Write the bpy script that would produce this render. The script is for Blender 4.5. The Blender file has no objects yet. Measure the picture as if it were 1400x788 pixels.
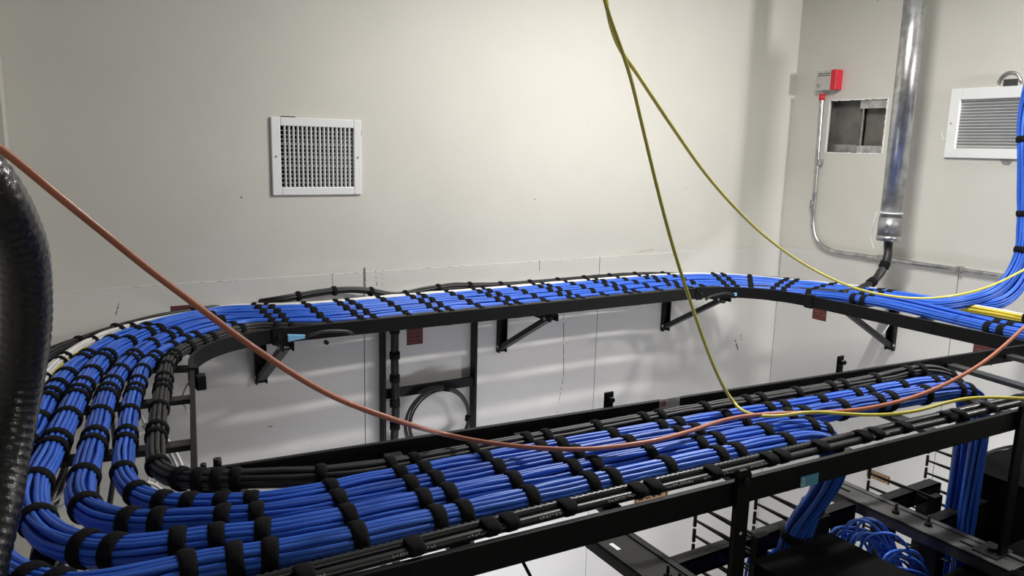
import bpy, bmesh, math, random
from mathutils import Vector, Matrix
random.seed(7)
PI = math.pi
H = 2.96                       # camera height above the floor
F = 1055.0                     # focal length in pixels of the 1400x788 frame
col = bpy.context.scene.collection

# ------------------------------------------------------------------ camera
VXc = Vector((1789, -148, 1055)).normalized()
VDc = Vector((-145, 5776, 1055)); VDc = (VDc - VXc * VDc.dot(VXc)).normalized()
VYc = VDc.cross(VXc)
if VYc.z < 0: VYc = -VYc
R3 = Matrix((VXc, VYc, -VDc))          # rows: world axes written in lens axes (right, down, forward)

def ray(px, py): return R3 @ Vector((px - 700, py - 394, F))
def onY(px, py, y):
    d = ray(px, py) * 1.0; d *= y / d.y; return Vector((d.x, d.y, d.z + H))
def onX(px, py, x):
    d = ray(px, py) * 1.0; d *= x / d.x; return Vector((d.x, d.y, d.z + H))
def onZ(px, py, z):                    # z relative to the lens
    d = ray(px, py) * 1.0; d *= z / d.z; return Vector((d.x, d.y, d.z + H))

cam_d = bpy.data.cameras.new('camera'); cam = bpy.data.objects.new('camera', cam_d); col.objects.link(cam)
cam_d.sensor_width = 36; cam_d.lens = F / 1400 * 36; cam_d.clip_start = .02
rt = R3 @ Vector((1, 0, 0)); up = R3 @ Vector((0, -1, 0)); bk = R3 @ Vector((0, 0, -1))
cam.matrix_world = Matrix(((rt.x, up.x, bk.x, 0), (rt.y, up.y, bk.y, 0), (rt.z, up.z, bk.z, H), (0, 0, 0, 1)))
bpy.context.scene.camera = cam

# ------------------------------------------------------------------ materials
def mat(name, base, rough=.5, metal=0., noise=None, bump=None, spec=.5, coat=0., mix=None, scale2=None):
    m = bpy.data.materials.new(name); m.use_nodes = True
    nt = m.node_tree; b = nt.nodes['Principled BSDF']
    b.inputs['Base Color'].default_value = (*base, 1); b.inputs['Roughness'].default_value = rough
    b.inputs['Metallic'].default_value = metal; b.inputs['Specular IOR Level'].default_value = spec
    b.inputs['Coat Weight'].default_value = coat
    tc = nt.nodes.new('ShaderNodeTexCoord')
    if noise:
        sc_, amt = noise
        n = nt.nodes.new('ShaderNodeTexNoise'); n.inputs['Scale'].default_value = sc_; n.inputs['Detail'].default_value = 5
        nt.links.new(tc.outputs['Object'], n.inputs['Vector'])
        r = nt.nodes.new('ShaderNodeValToRGB')
        c2 = mix if mix else tuple(c * (1 - amt) for c in base)
        r.color_ramp.elements[0].color = (*c2, 1); r.color_ramp.elements[1].color = (*base, 1)
        r.color_ramp.elements[0].position = .35; r.color_ramp.elements[1].position = .62
        nt.links.new(n.outputs['Fac'], r.inputs['Fac']); nt.links.new(r.outputs['Color'], b.inputs['Base Color'])
    if bump:
        sc_, st = bump
        n = nt.nodes.new('ShaderNodeTexNoise'); n.inputs['Scale'].default_value = sc_; n.inputs['Detail'].default_value = 4
        nt.links.new(tc.outputs['Object'], n.inputs['Vector'])
        bm_ = nt.nodes.new('ShaderNodeBump'); bm_.inputs['Strength'].default_value = st; bm_.inputs['Distance'].default_value = .002
        nt.links.new(n.outputs['Fac'], bm_.inputs['Height']); nt.links.new(bm_.outputs['Normal'], b.inputs['Normal'])
    return m

def srgb(r, g, b):
    f = lambda c: (c / 255 / 12.92) if c / 255 <= .04045 else ((c / 255 + .055) / 1.055) ** 2.4
    return (f(r), f(g), f(b))

def wall_mat(name, base, speck=True):
    """painted wall: broad tone drift, roller bump, sparse pin holes and scuffs"""
    m = mat(name, base, .62, spec=.25)
    nt = m.node_tree; b = nt.nodes['Principled BSDF']; L = nt.links.new
    tc = nt.nodes.new('ShaderNodeTexCoord')
    n1 = nt.nodes.new('ShaderNodeTexNoise'); n1.inputs['Scale'].default_value = 1.3; n1.inputs['Detail'].default_value = 6
    r1 = nt.nodes.new('ShaderNodeValToRGB')
    r1.color_ramp.elements[0].color = (*[c * .93 for c in base], 1); r1.color_ramp.elements[1].color = (*[min(1, c * 1.04) for c in base], 1)
    r1.color_ramp.elements[0].position = .3; r1.color_ramp.elements[1].position = .7
    L(tc.outputs['Object'], n1.inputs['Vector']); L(n1.outputs['Fac'], r1.inputs['Fac'])
    v = nt.nodes.new('ShaderNodeTexVoronoi'); v.inputs['Scale'].default_value = 4.5
    L(tc.outputs['Object'], v.inputs['Vector'])
    r2 = nt.nodes.new('ShaderNodeValToRGB')
    r2.color_ramp.elements[0].color = (.12, .11, .1, 1); r2.color_ramp.elements[0].position = .012
    r2.color_ramp.elements[1].color = (1, 1, 1, 1); r2.color_ramp.elements[1].position = .02
    L(v.outputs['Distance'], r2.inputs['Fac'])
    mx = nt.nodes.new('ShaderNodeMix'); mx.data_type = 'RGBA'; mx.blend_type = 'MULTIPLY'; mx.inputs[0].default_value = .8 if speck else 0
    L(r1.outputs['Color'], mx.inputs[6]); L(r2.outputs['Color'], mx.inputs[7]); L(mx.outputs[2], b.inputs['Base Color'])
    n2 = nt.nodes.new('ShaderNodeTexNoise'); n2.inputs['Scale'].default_value = 90; n2.inputs['Detail'].default_value = 3
    n3 = nt.nodes.new('ShaderNodeTexNoise'); n3.inputs['Scale'].default_value = 7; n3.inputs['Detail'].default_value = 3
    L(tc.outputs['Object'], n2.inputs['Vector']); L(tc.outputs['Object'], n3.inputs['Vector'])
    ad = nt.nodes.new('ShaderNodeMath'); ad.operation = 'MULTIPLY_ADD'; ad.inputs[1].default_value = .15
    L(n2.outputs['Fac'], ad.inputs[0]); L(n3.outputs['Fac'], ad.inputs[2])
    bp = nt.nodes.new('ShaderNodeBump'); bp.inputs['Strength'].default_value = .25; bp.inputs['Distance'].default_value = .006
    L(ad.outputs[0], bp.inputs['Height']); L(bp.outputs['Normal'], b.inputs['Normal'])
    return m

M = {}
M['wall'] = wall_mat('painted_drywall', (.62, .605, .55))
M['ply'] = wall_mat('painted_plywood', (.62, .61, .575))
M['gap'] = mat('dark_gap', (.05, .045, .04), .9)
M['floor'] = mat('vinyl_floor', (.55, .55, .54), .35, noise=(3, .15))
M['ceil'] = mat('ceiling_paint', (.6, .6, .58), .8, noise=(3, .05))
M['blue'] = mat('blue_cable_jacket', (.032, .135, .66), .36, noise=(14, .15), spec=.5)
M['blue2'] = mat('blue_cable_jacket_dark', (.024, .105, .54), .38, noise=(18, .12), spec=.5)
M['blue3'] = mat('blue_cable_jacket_light', (.045, .17, .76), .34, noise=(11, .12), spec=.5)
M['black_cable'] = mat('black_cable_jacket', (.013, .013, .014), .42, noise=(25, .25))
M['grey_cable'] = mat('charcoal_cable_jacket', (.030, .029, .029), .5, noise=(25, .2))
M['white_cable'] = mat('white_cable_jacket', (.84, .83, .80), .45, noise=(12, .1))
M['yellow_cable'] = mat('yellow_cable_jacket', (.78, .62, .06), .4, noise=(12, .12))
M['yellow_fiber'] = mat('yellow_fibre_jacket', (.84, .74, .11), .28, noise=(6, .22), coat=.3)
M['orange_fiber'] = mat('orange_fibre_jacket', (.60, .205, .12), .38, noise=(5, .25), coat=.3)
M['velcro'] = mat('hook_and_loop_strap', (.009, .009, .011), .92, noise=(120, .4), bump=(260, .5), spec=.2)
M['frame'] = mat('black_powder_coat', (.0045, .0045, .005), .5, noise=(40, .2), bump=(300, .15), spec=.25)
M['frame2'] = mat('worn_black_powder_coat', (.010, .010, .011), .45, noise=(9, .5), bump=(200, .2), spec=.35)
M['rung'] = mat('lit_black_rung', (.035, .035, .036), .42, noise=(9, .4), bump=(200, .2))  # frame black lightened: light falling on the rungs is put into the colour
M['channel'] = mat('grey_painted_channel', (.11, .11, .108), .4, noise=(8, .5), metal=.3, bump=(120, .2))
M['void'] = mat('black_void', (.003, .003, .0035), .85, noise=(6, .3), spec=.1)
M['galv'] = mat('galvanised_steel', (.60, .61, .62), .33, 1., noise=(26, .35), bump=(60, .1))
M['galv2'] = mat('dull_galvanised_steel', (.42, .42, .42), .45, .8, noise=(30, .3))
M['white'] = mat('white_enamel', (.80, .81, .80), .35, noise=(5, .03))
M['box'] = mat('grey_box_enamel', (.50, .49, .45), .5, noise=(60, .12))
M['red'] = mat('red_enamel', (.62, .02, .04), .45, noise=(30, .1))
M['stamp'] = mat('red_stamp_print', (.15, .035, .03), .7, noise=(40, .35))
M['stamp_dark'] = mat('dark_stamp_ink', (.05, .01, .01), .8, noise=(40, .2))
M['wood'] = mat('bare_plywood', (.42, .27, .13), .7, noise=(20, .3))
M['sticker'] = mat('blue_sticker', (.12, .42, .60), .45, noise=(20, .1))
M['sticker_w'] = mat('pale_sticker_print', (.6, .7, .75), .5, noise=(20, .05))
M['ink'] = mat('label_ink', (.03, .03, .03), .7, noise=(20, .1))
M['label_red'] = mat('label_red', (.5, .02, .02), .6, noise=(20, .1))
M['lug'] = mat('blue_crimp_lug', (.22, .50, .80), .35, noise=(30, .1))
M['print'] = mat('white_print', (.6, .6, .58), .6, noise=(400, .5))
M['duct_grey'] = mat('grey_duct_inside', (.20, .19, .17), .6, metal=.3, noise=(12, .3))
M['concrete_dark'] = mat('dark_duct', (.05, .05, .047), .8, noise=(10, .2))

# ------------------------------------------------------------------ mesh helpers
class MB:
    def __init__(s): s.v = []; s.f = []; s.smooth = []
    def add(s, vs, fs, smooth=False):
        o = len(s.v); s.v += [tuple(v) for v in vs]; s.f += [tuple(i + o for i in f) for f in fs]; s.smooth += [smooth] * len(fs); return s
    def box(s, a, b, m=None):
        x0, y0, z0 = a; x1, y1, z1 = b
        vs = [Vector(p) for p in ((x0, y0, z0), (x1, y0, z0), (x1, y1, z0), (x0, y1, z0), (x0, y0, z1), (x1, y0, z1), (x1, y1, z1), (x0, y1, z1))]
        if m is not None: vs = [m @ v for v in vs]
        return s.add(vs, [(0, 3, 2, 1), (4, 5, 6, 7), (0, 1, 5, 4), (1, 2, 6, 5), (2, 3, 7, 6), (3, 0, 4, 7)])
    def bar(s, p, q, w, h, upv=(0, 0, 1)):
        """rectangular bar from p to q, w across, h along the up side"""
        p = Vector(p); q = Vector(q); t = (q - p).normalized(); u = Vector(upv); sd = t.cross(u).normalized(); u = sd.cross(t).normalized()
        vs = []
        for c in (p, q):
            for a, b in ((-1, -1), (1, -1), (1, 1), (-1, 1)): vs.append(c + sd * a * w / 2 + u * b * h / 2)
        return s.add(vs, [(0, 1, 2, 3), (7, 6, 5, 4), (0, 4, 5, 1), (1, 5, 6, 2), (2, 6, 7, 3), (3, 7, 4, 0)])
    def ribbon(s, pts, w, h):
        """rectangular section swept flat along a horizontal path"""
        n = len(pts); vs = []
        for i, p in enumerate(pts):
            t = (pts[min(i + 1, n - 1)] - pts[max(i - 1, 0)]).normalized(); sd = Vector((t.y, -t.x, 0)).normalized()
            for a, b in ((-1, -1), (1, -1), (1, 1), (-1, 1)): vs.append(p + sd * a * w / 2 + Vector((0, 0, b * h / 2)))
        fs = [(0, 1, 2, 3), tuple(4 * (n - 1) + k for k in (3, 2, 1, 0))]
        for i in range(n - 1):
            for k in range(4): fs.append((4 * i + k, 4 * i + 4 + k, 4 * i + 4 + (k + 1) % 4, 4 * i + (k + 1) % 4))
        return s.add(vs, fs)
    def tube(s, pts, r, n=8, caps=True, rf=None):
        fr = frames(pts); vs = []; m = len(pts)
        for i, (p, (t, a, b)) in enumerate(zip(pts, fr)):
            rr = rf(i) if rf else r
            for k in range(n):
                th = 2 * PI * k / n; vs.append(p + a * math.cos(th) * rr + b * math.sin(th) * rr)
        fs = [(i * n + k, i * n + (k + 1) % n, (i + 1) * n + (k + 1) % n, (i + 1) * n + k) for i in range(m - 1) for k in range(n)]
        s.add(vs, fs, True)
        if caps:
            o = len(s.v) - len(vs)
            s.f += [tuple(o + k for k in range(n))[::-1], tuple(o + (m - 1) * n + k for k in range(n))]; s.smooth += [False, False]
        return s
    def cyl(s, p, q, r, n=16): return s.tube([Vector(p), Vector(q)], r, n)
    def build(s, name, m, parent=None, bevel=0, **tags):
        me = bpy.data.meshes.new(name); me.from_pydata(s.v, [], s.f); me.update()
        me.polygons.foreach_set('use_smooth', s.smooth); me.materials.append(m)
        o = bpy.data.objects.new(name, me); col.objects.link(o)
        if parent:
            o.parent = parent; o.matrix_parent_inverse = Matrix.Translation(parent.location).inverted() if not parent.rotation_euler.z else parent.matrix_basis.inverted()
        if bevel:
            b = o.modifiers.new('bevel', 'BEVEL'); b.width = bevel; b.segments = 2; b.limit_method = 'ANGLE'
        for k, v in tags.items(): o[k] = v
        return o

def frames(pts):
    n = len(pts); out = []; a = None
    for i in range(n):
        t = (pts[min(i + 1, n - 1)] - pts[max(i - 1, 0)])
        t = t.normalized() if t.length > 1e-9 else Vector((0, 0, 1))
        if a is None:
            a = Vector((0, 0, 1)) - t * t.z
            if a.length < .15: a = Vector((0, 1, 0)) - t * t.y
        else: a = a - t * a.dot(t)
        a = a.normalized(); out.append((t, a, t.cross(a).normalized()))
    return out

def spline(P, step=.03, smooth=0):
    P = [Vector(p) for p in P]; Q = [P[0] * 2 - P[1]] + P + [P[-1] * 2 - P[-2]]; out = []
    for i in range(1, len(Q) - 2):
        p0, p1, p2, p3 = Q[i - 1:i + 3]; n = max(2, int((p2 - p1).length / (step / 3)))
        for k in range(n):
            t = k / n
            out.append(.5 * ((2 * p1) + (p2 - p0) * t + (2 * p0 - 5 * p1 + 4 * p2 - p3) * t * t + (3 * p1 - p0 - 3 * p2 + p3) * t ** 3))
    out.append(P[-1])
    def resample(o):
        res = [o[0]]; acc = 0
        for a, b in zip(o, o[1:]):
            d = (b - a).length
            while acc + d >= step:
                tt = (step - acc) / d; a = a + (b - a) * tt; res.append(a); d = (b - a).length; acc = 0
            acc += d
        if (res[-1] - o[-1]).length > step * .3: res.append(o[-1])
        return res
    out = resample(out)
    for _ in range(smooth):
        out = [out[0]] + [(out[i - 1] + out[i] * 2 + out[i + 1]) / 4 for i in range(1, len(out) - 1)] + [out[-1]]
    return out

def thing(name, label, cat, loc=(0, 0, 0), group=None):
    o = bpy.data.objects.new(name, None); col.objects.link(o); o.location = loc; o.empty_display_size = .05
    o['label'] = label; o['category'] = cat
    if group: o['group'] = group
    return o
def tag(o, label, cat, group=None):
    o['label'] = label; o['category'] = cat
    if group: o['group'] = group
    return o
def struct(o): o['kind'] = 'structure'; return o
def text_mesh(name, s, size, m, mw, parent):
    """lettering turned into a flat mesh"""
    cu = bpy.data.curves.new(name, 'FONT'); cu.body = s; cu.size = size; cu.extrude = .0002; cu.align_x = 'CENTER'; cu.align_y = 'CENTER'
    tmp = bpy.data.objects.new(name, cu); col.objects.link(tmp)
    me = bpy.data.meshes.new_from_object(tmp.evaluated_get(bpy.context.evaluated_depsgraph_get()))
    bpy.data.objects.remove(tmp); me.transform(mw); me.materials.clear(); me.materials.append(m)
    o = bpy.data.objects.new(name, me); col.objects.link(o); o.parent = parent; o.matrix_parent_inverse = Matrix.Translation(parent.location).inverted()
    return o

# ------------------------------------------------------------------ the room
W = 3.0; XR = 3.608; TOP = 4.05; LX = -1.3; FY = -5.0
zt = H - .52                                  # top edge of the painted plywood backboard
struct(MB().box((LX - .1, FY - .1, -.1), (XR + .6, W + .1, 0)).build('floor', M['floor']))
struct(MB().box((LX - .1, FY - .1, TOP), (XR + .6, W + .1, TOP + .1)).build('ceiling', M['ceil']))
struct(MB().box((LX - .1, FY, 0), (LX, W, TOP)).build('wall_left', M['wall']))
struct(MB().box((LX, FY - .1, 0), (XR + .1, FY, TOP)).build('wall_front', M['wall']))
# back wall with a hole behind the register
vx0, vx1, vz0, vz1 = .76, 1.055, H - .17, H + .06
wb = MB().box((LX, W, 0), (vx0, W + .12, TOP)).box((vx1, W, 0), (XR + .3, W + .12, TOP)).box((vx0, W, 0), (vx1, W + .12, vz0)).box((vx0, W, vz1), (vx1, W + .12, TOP)).box((vx0, W + .1, vz0), (vx1, W + .12, vz1))
wall_back = struct(wb.build('wall_back', M['wall']))
# jog of the wall at the far left corner
struct(MB().box((LX, 2.72, 0), (-.1, W - .001, TOP)).build('wall_far_left', M['wall']))
# right wall with the cut opening and the grille opening
hy0, hy1, hz0, hz1 = 2.43, 2.765, H + .012, H + .285
gy0, gy1, gz0, gz1 = 1.69, 2.06, H + .045, H + .262
wr = MB()
wr.box((XR, FY, 0), (XR + .014, gy0, TOP)).box((XR, gy1, 0), (XR + .014, hy0, TOP)).box((XR, hy1, 0), (XR + .014, W, TOP))
wr.box((XR, gy0, 0), (XR + .014, gy1, gz0)).box((XR, gy0, gz1), (XR + .014, gy1, TOP))
wr.box((XR, hy0, 0), (XR + .014, hy1, hz0)).box((XR, hy0, hz1), (XR + .014, hy1, TOP))
wall_right = struct(wr.build('wall_right', M['wall']))
# duct seen through the opening
duct = thing('open_duct', 'bare sheet metal duct inside the square hole cut in the right wall', 'duct', (XR + .2, 2.6, H + .15))
D0 = XR + .016
MB().box((D0, hy0 - .03, hz0 - .05), (D0 + .3, hy0 - .02, hz1 + .05)).build('side_sheet', M['galv2'], duct)
MB().box((D0, hy1 + .02, hz0 - .05), (D0 + .3, hy1 + .03, hz1 + .05)).build('side_sheet', M['galv2'], duct)
MB().box((D0 + .28, hy0 - .03, hz0 - .05), (D0 + .3, hy1 + .03, hz1 + .05)).build('back_sheet', M['duct_grey'], duct)
MB().box((D0, hy0 - .03, hz0 - .06), (D0 + .3, hy1 + .03, hz0 - .05)).build('bottom_sheet', M['galv2'], duct)
MB().box((D0, hy0 - .03, hz1 + .05), (D0 + .3, hy1 + .03, hz1 + .06)).build('top_sheet', M['galv2'], duct)
MB().box((D0 + .05, 2.602, hz0 - .05), (D0 + .06, 2.61, hz1 + .05)).build('divider', M['galv'], duct)
MB().box((D0 + .07, hy0 - .02, hz0 - .05), (D0 + .072, 2.60, hz1 + .05)).build('inner_panel', M['duct_grey'], duct)  # sheet added close behind the opening so the deep right half looks lighter
MB().box((D0 + .05, 2.612, hz0 - .05), (D0 + .052, hy1 + .02, hz1 + .05)).build('inner_panel', M['duct_grey'], duct)  # damper in the left half of the duct
MB().box((D0 + .012, hy0 - .02, hz1 - .045), (D0 + .015, 2.6, hz1 + .02)).build('upper_folded_edge', M['galv'], duct)
MB().box((D0 + .012, hy0 - .02, hz0 - .02), (D0 + .015, 2.6, hz0 + .04)).build('lower_folded_edge', M['galv'], duct)
MB().box((D0 + .03, 2.615, hz0 - .02), (D0 + .033, hy1, hz0 + .045)).build('lower_folded_edge', M['galv2'], duct)
# ragged paper edge round the hole
rg = MB(); random.seed(3)
for side in range(4):
    k = 26
    for i in range(k):
        t = i / k; w_ = random.uniform(.001, .005)
        if side == 0: a, b = (XR - .002, hy0 + (hy1 - hy0) * t, hz1 - w_), (XR + .001, hy0 + (hy1 - hy0) * (t + 1 / k), hz1 + .003)
        if side == 1: a, b = (XR - .002, hy0 + (hy1 - hy0) * t, hz0 - .003), (XR + .001, hy0 + (hy1 - hy0) * (t + 1 / k), hz0 + w_)
        if side == 2: a, b = (XR - .002, hy0 - .003, hz0 + (hz1 - hz0) * t), (XR + .001, hy0 + w_, hz0 + (hz1 - hz0) * (t + 1 / k))
        if side == 3: a, b = (XR - .002, hy1 - w_, hz0 + (hz1 - hz0) * t), (XR + .001, hy1 + .003, hz0 + (hz1 - hz0) * (t + 1 / k))
        rg.box(a, b)
rg.build('torn_edge', M['white'], wall_right)

# plywood backboard panels with open joints
PT = .004
xs = [-.096, 1.0875, 2.299, XR - .003]
pn = 0
for a, b in zip(xs, xs[1:]):
    MB().box((a + .0015, W - PT, .1), (b - .0015, W, zt)).build('plywood_panel', M['ply'], wall_back, bevel=.001)
ys = [2.997, 1.973, .754, -.465, FY]
for a, b in zip(ys, ys[1:]):
    MB().box((XR - PT, b + .0015, .1), (XR, a - .0015, zt)).build('plywood_panel', M['ply'], wall_right, bevel=.001)
gp = MB()
for x in xs[1:-1]: gp.box((x - .0016, W - .0012, .1), (x + .0016, W - .0005, zt))
gp.build('panel_joint', M['gap'], wall_back)
gp = MB()
for y in ys[1:-1]: gp.box((XR - .0012, y - .0016, .1), (XR - .0005, y + .0016, zt))
gp.box((XR - .002, W - .0055, .4), (XR - .0045, W - .0042, zt))
gp.build('panel_joint', M['gap'], wall_right)
# cracks and scuffs in the paint, ragged thin strokes
ck = MB(); random.seed(11)
def crack(p, q, w=.0012, n=14, dens=.8, y=None):
    p = Vector(p); q = Vector(q)
    for i in range(n):
        if random.random() > dens: continue
        a = p.lerp(q, i / n); b = p.lerp(q, (i + 1) / n); j = random.uniform(-.0012, .0012)
        ck.box((min(a.x, b.x) - w / 2 + j, W - PT - .0006, min(a.z, b.z) - w / 2), (max(a.x, b.x) + w / 2 + j, W - PT - .0001, max(a.z, b.z) + w / 2))
def cpx(x0, y0, x1, y1, **k): crack(onY(x0, y0, W), onY(x1, y1, W), **k)
cpx(737, 356, 737, 370, w=.0015, n=6, dens=1); cpx(770, 430, 770, 512, w=.0022, n=30, dens=.9); cpx(770, 512, 760, 570, w=.001, n=30, dens=.35)
cpx(498, 366, 499, 392, w=.003, n=16, dens=.9); cpx(513, 370, 515, 392, w=.0014, n=16, dens=.6); cpx(521, 366, 522, 400, w=.001, n=20, dens=.5)
cpx(454, 374, 454, 390, w=.0012, n=6, dens=1); cpx(873, 344, 893, 341, w=.0007, n=20, dens=.8); cpx(1004, 465, 1008, 478, w=.002, n=6, dens=.7)
cpx(1012, 455, 1013, 465, w=.0014, n=5, dens=.7); cpx(158, 430, 163, 415, w=.0008, n=9, dens=.7); cpx(363, 570, 365, 555, w=.002, n=6, dens=.3)
cpx(362, 583, 372, 583, w=.0022, n=5, dens=.6)
for x0, x1, d in ((.05, 3.5, .22),):
    for i in range(170):
        if random.random() < d:
            x = x0 + (x1 - x0) * i / 170; l = random.uniform(.004, .02)
            ck.box((x, W - PT - .0006, zt - .0016), (x + l, W - PT - .0001, zt - random.uniform(.0002, .001)))
for i in range(26):
    x = random.uniform(.2, 3.3); z = random.uniform(H - 1.6, H - .53); s_ = random.uniform(.0008, .0022)
    ck.box((x, W - PT - .0006, z), (x + s_, W - PT - .0001, z + s_ * random.uniform(.8, 2.5)))
ck.build('paint_crack', M['gap'], wall_back)

# ------------------------------------------------------------------ supply register on the back wall
def P(name): return name
reg = thing('wall_register', 'square white egg-crate air register on the back wall', 'air vent', ((.729 + 1.081) / 2, W, H - .2))
x0, x1, z0, z1 = .729, 1.081, H - .2025, H + .090
ix0, ix1, iz0, iz1 = .764, 1.050, H - .172, H + .058
fm = MB().box((x0, W - .012, z0), (ix0, W, z1)).box((ix1, W - .012, z0), (x1, W, z1)).box((ix0, W - .012, z0), (ix1, W, iz0)).box((ix0, W - .012, iz1), (ix1, W, z1))
fm.build('frame', M['white'], reg, bevel=.003)
nv = 17
for i in range(1, nv):
    x = ix0 + (ix1 - ix0) * i / nv; MB().box((x - .0022, W - .011, iz0), (x + .0022, W + .008, iz1)).build('vertical_blade', M['white'], reg)
nh = 14
for i in range(1, nh):
    z = iz0 + (iz1 - iz0) * i / nh; tilt = .012 if i in (5, 7, 10) else .003
    MB().bar((ix0, W + .012, z + .0), (ix1, W + .012, z), .016, .0024, (0, -tilt * 60, 1)).build('horizontal_blade', M['white'], reg)
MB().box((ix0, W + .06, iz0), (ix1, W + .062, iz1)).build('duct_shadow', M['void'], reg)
for sx in (x0 + .016, x1 - .016): MB().cyl((sx, W - .0145, (z0 + z1) / 2), (sx, W - .011, (z0 + z1) / 2), .004, 10).build('screw', M['galv2'], reg)
MB().box((x0 + .04, W - .002, z1), (x0 + .095, W - .0005, z1 + .004)).box((x1, W - .002, z1 - .06), (x1 + .004, W - .0005, z1 - .035)).build('rough_cutout_edge', M['gap'], reg)

# ------------------------------------------------------------------ return grille on the right wall
gr = thing('return_grille', 'white louvred return grille high on the right wall', 'air vent', (XR, 1.87, H))
a0, a1, b0, b1 = 1.652, 2.107, H + .002, H + .312
MB().box((XR - .016, a0, b0), (XR, gy0, b1)).box((XR - .016, gy1, b0), (XR, a1, b1)).box((XR - .016, gy0, b0), (XR, gy1, gz0)).box((XR - .016, gy0, gz1), (XR, gy1, b1)).build('frame', M['white'], gr, bevel=.003)
for i in range(16):
    z = gz0 + (gz1 - gz0) * (i + .5) / 16
    MB().bar((XR + .004, gy0, z), (XR + .004, gy1, z), .019, .0016, (.62, 0, 1)).build('louvre', M['white'], gr)
MB().box((XR + .07, gy0, gz0), (XR + .075, gy1, gz1)).build('duct_shadow', M['galv2'], gr)
for yy in (a0 + .018, a1 - .018): MB().cyl((XR - .019, yy, (b0 + b1) / 2), (XR - .015, yy, (b0 + b1) / 2), .004, 10).build('screw', M['galv2'], gr)
# broken openings above and below the grille
c = onX(1382, 112, XR)
lp = thing('strap_loop', 'bent metal strap loop poking out above the louvred grille', 'strap', c)
MB().tube(spline([c + Vector((0, -.045 * math.cos(t), .045 * math.sin(t) - .005)) + Vector((-.012, 0, 0)) for t in [PI * k / 10 for k in range(11)]], .01), .006, 8).build('loop', M['galv'], lp)
MB().box((XR - .0015, c.y - .03, c.z - .02), (XR - .0005, c.y + .03, c.z + .012)).build('torn_hole', M['concrete_dark'], lp)
c = onX(1376, 220, XR)
tag(MB().add([(XR - .002, c.y - .035, c.z + .012), (XR - .002, c.y + .035, c.z + .012), (XR - .002, c.y + .012, c.z - .016), (XR - .002, c.y - .014, c.z - .018)], [(0, 1, 2, 3)]).build('wall_patch', M['galv2']), 'small ragged patch hole just under the louvred grille', 'hole')
c = onX(1291, 187, XR); tag(MB().bar(c + Vector((-.004, .012, .02)), c + Vector((-.004, -.006, -.02)), .003, .005).build('wire_stub', M['white']), 'short white wire stub left of the louvred grille', 'wire')

# ------------------------------------------------------------------ junction box, thin conduit
jb = thing('junction_box', 'small grey junction box with a red side cover on the right wall', 'electrical box', (XR, 2.79, H + .37))
c0 = onX(1117, 99, XR - .055); c1 = onX(1134, 128, XR - .055)
by1, by0 = c0.y, c1.y; bz1, bz0 = H + .437, H + .335
MB().box((XR - .055, by0, bz0), (XR, by1, bz1)).build('body', M['box'], jb, bevel=.003)
MB().box((XR - .057, by0 - .03, bz0 + .002), (XR, by0 + .001, bz1 + .002)).build('cover', M['red'], jb, bevel=.003)
ks = MB()
for r_, n_ in ((.018, 6), (.028, 5)):
    for k in range(n_):
        yy = by1 - .012 - k * .015; ks.box((XR - .0562, yy - .009, bz1 - r_), (XR - .0548, yy, bz1 - r_ + .005))
ks.box((XR - .0562, by1 - .02, bz0 + .03), (XR - .0548, by1 - .008, bz0 + .034)).box((XR - .0562, by1 - .018, bz0 + .02), (XR - .0548, by1 - .008, bz0 + .023))
ks.build('printed_label', M['ink'], jb)
kk = MB()
for (fy, fz) in ((.25, .8), (.75, .2)): kk.cyl((XR - .058, by0 + (by1 - by0) * fy, bz0 + (bz1 - bz0) * fz), (XR - .054, by0 + (by1 - by0) * fy, bz0 + (bz1 - bz0) * fz), .004, 8)
kk.build('screw', M['galv2'], jb)

xc = XR - .022
th = thing('thin_conduit', 'thin galvanised conduit bending from the grey junction box along the right wall', 'conduit', (xc, 2.8, H - .3))
pts = [onX(1124, 133, xc), onX(1119, 200, xc), onX(1114, 262, xc), onX(1111, 300, xc), onX(1113, 318, xc), onX(1120, 333, xc), onX(1134, 342, xc), onX(1150, 346, xc), onX(1200, 353, xc), onX(1400, 382, xc), onX(1400, 382, xc) + Vector((0, -.8, 0))]
MB().tube(spline(pts, .02, 2), .0115, 12).build('tube', M['galv'], th)
MB().cyl(onX(1124, 129, xc), onX(1123.5, 137, xc), .015).build('red_bushing', M['red'], th)
for px_, py_ in ((1120, 222), (1203, 353), (1312, 369)):
    c = onX(px_, py_, xc); MB().box((XR - .036, c.y - .011, c.z - .016), (XR, c.y + .011, c.z + .016)).build('clamp', M['galv2'], th, bevel=.003)
c = onX(1111, 279, xc); MB().cyl(c + Vector((0, 0, .02)), c - Vector((0, 0, .02)), .0145).build('coupling', M['galv2'], th)

# fat conduit
xp = 3.36
fp = thing('fat_conduit', 'fat galvanised pipe coming down in front of the right wall', 'pipe', onX(1213, 320, xp))
ptop = onX(1255, 0, xp); ptop = Vector((xp, 2.183, TOP - .002)); pb = Vector((xp, 2.183, H - .292))
MB().cyl(pb, ptop, .0475, 32).build('pipe', M['galv'], fp)
MB().cyl(pb - Vector((0, 0, .07)), pb + Vector((0, 0, .015)), .0515, 32).build('coupling', M['galv2'], fp)
MB().cyl(pb - Vector((0, 0, .095)), pb - Vector((0, 0, .07)), .0535, 32).build('bushing', M['galv'], fp)
MB().cyl(pb + Vector((0, 0, .03)), pb + Vector((0, 0, .038)), .051, 32).build('band', M['white'], fp)
MB().tube(spline([pb + Vector((-.02, .06, .034)), pb + Vector((-.03, .065, -.02)), pb + Vector((-.02, .075, -.09)), pb + Vector((-.02, .05, -.15))], .01), .003, 6).build('tie_tail', M['white'], fp)
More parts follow.
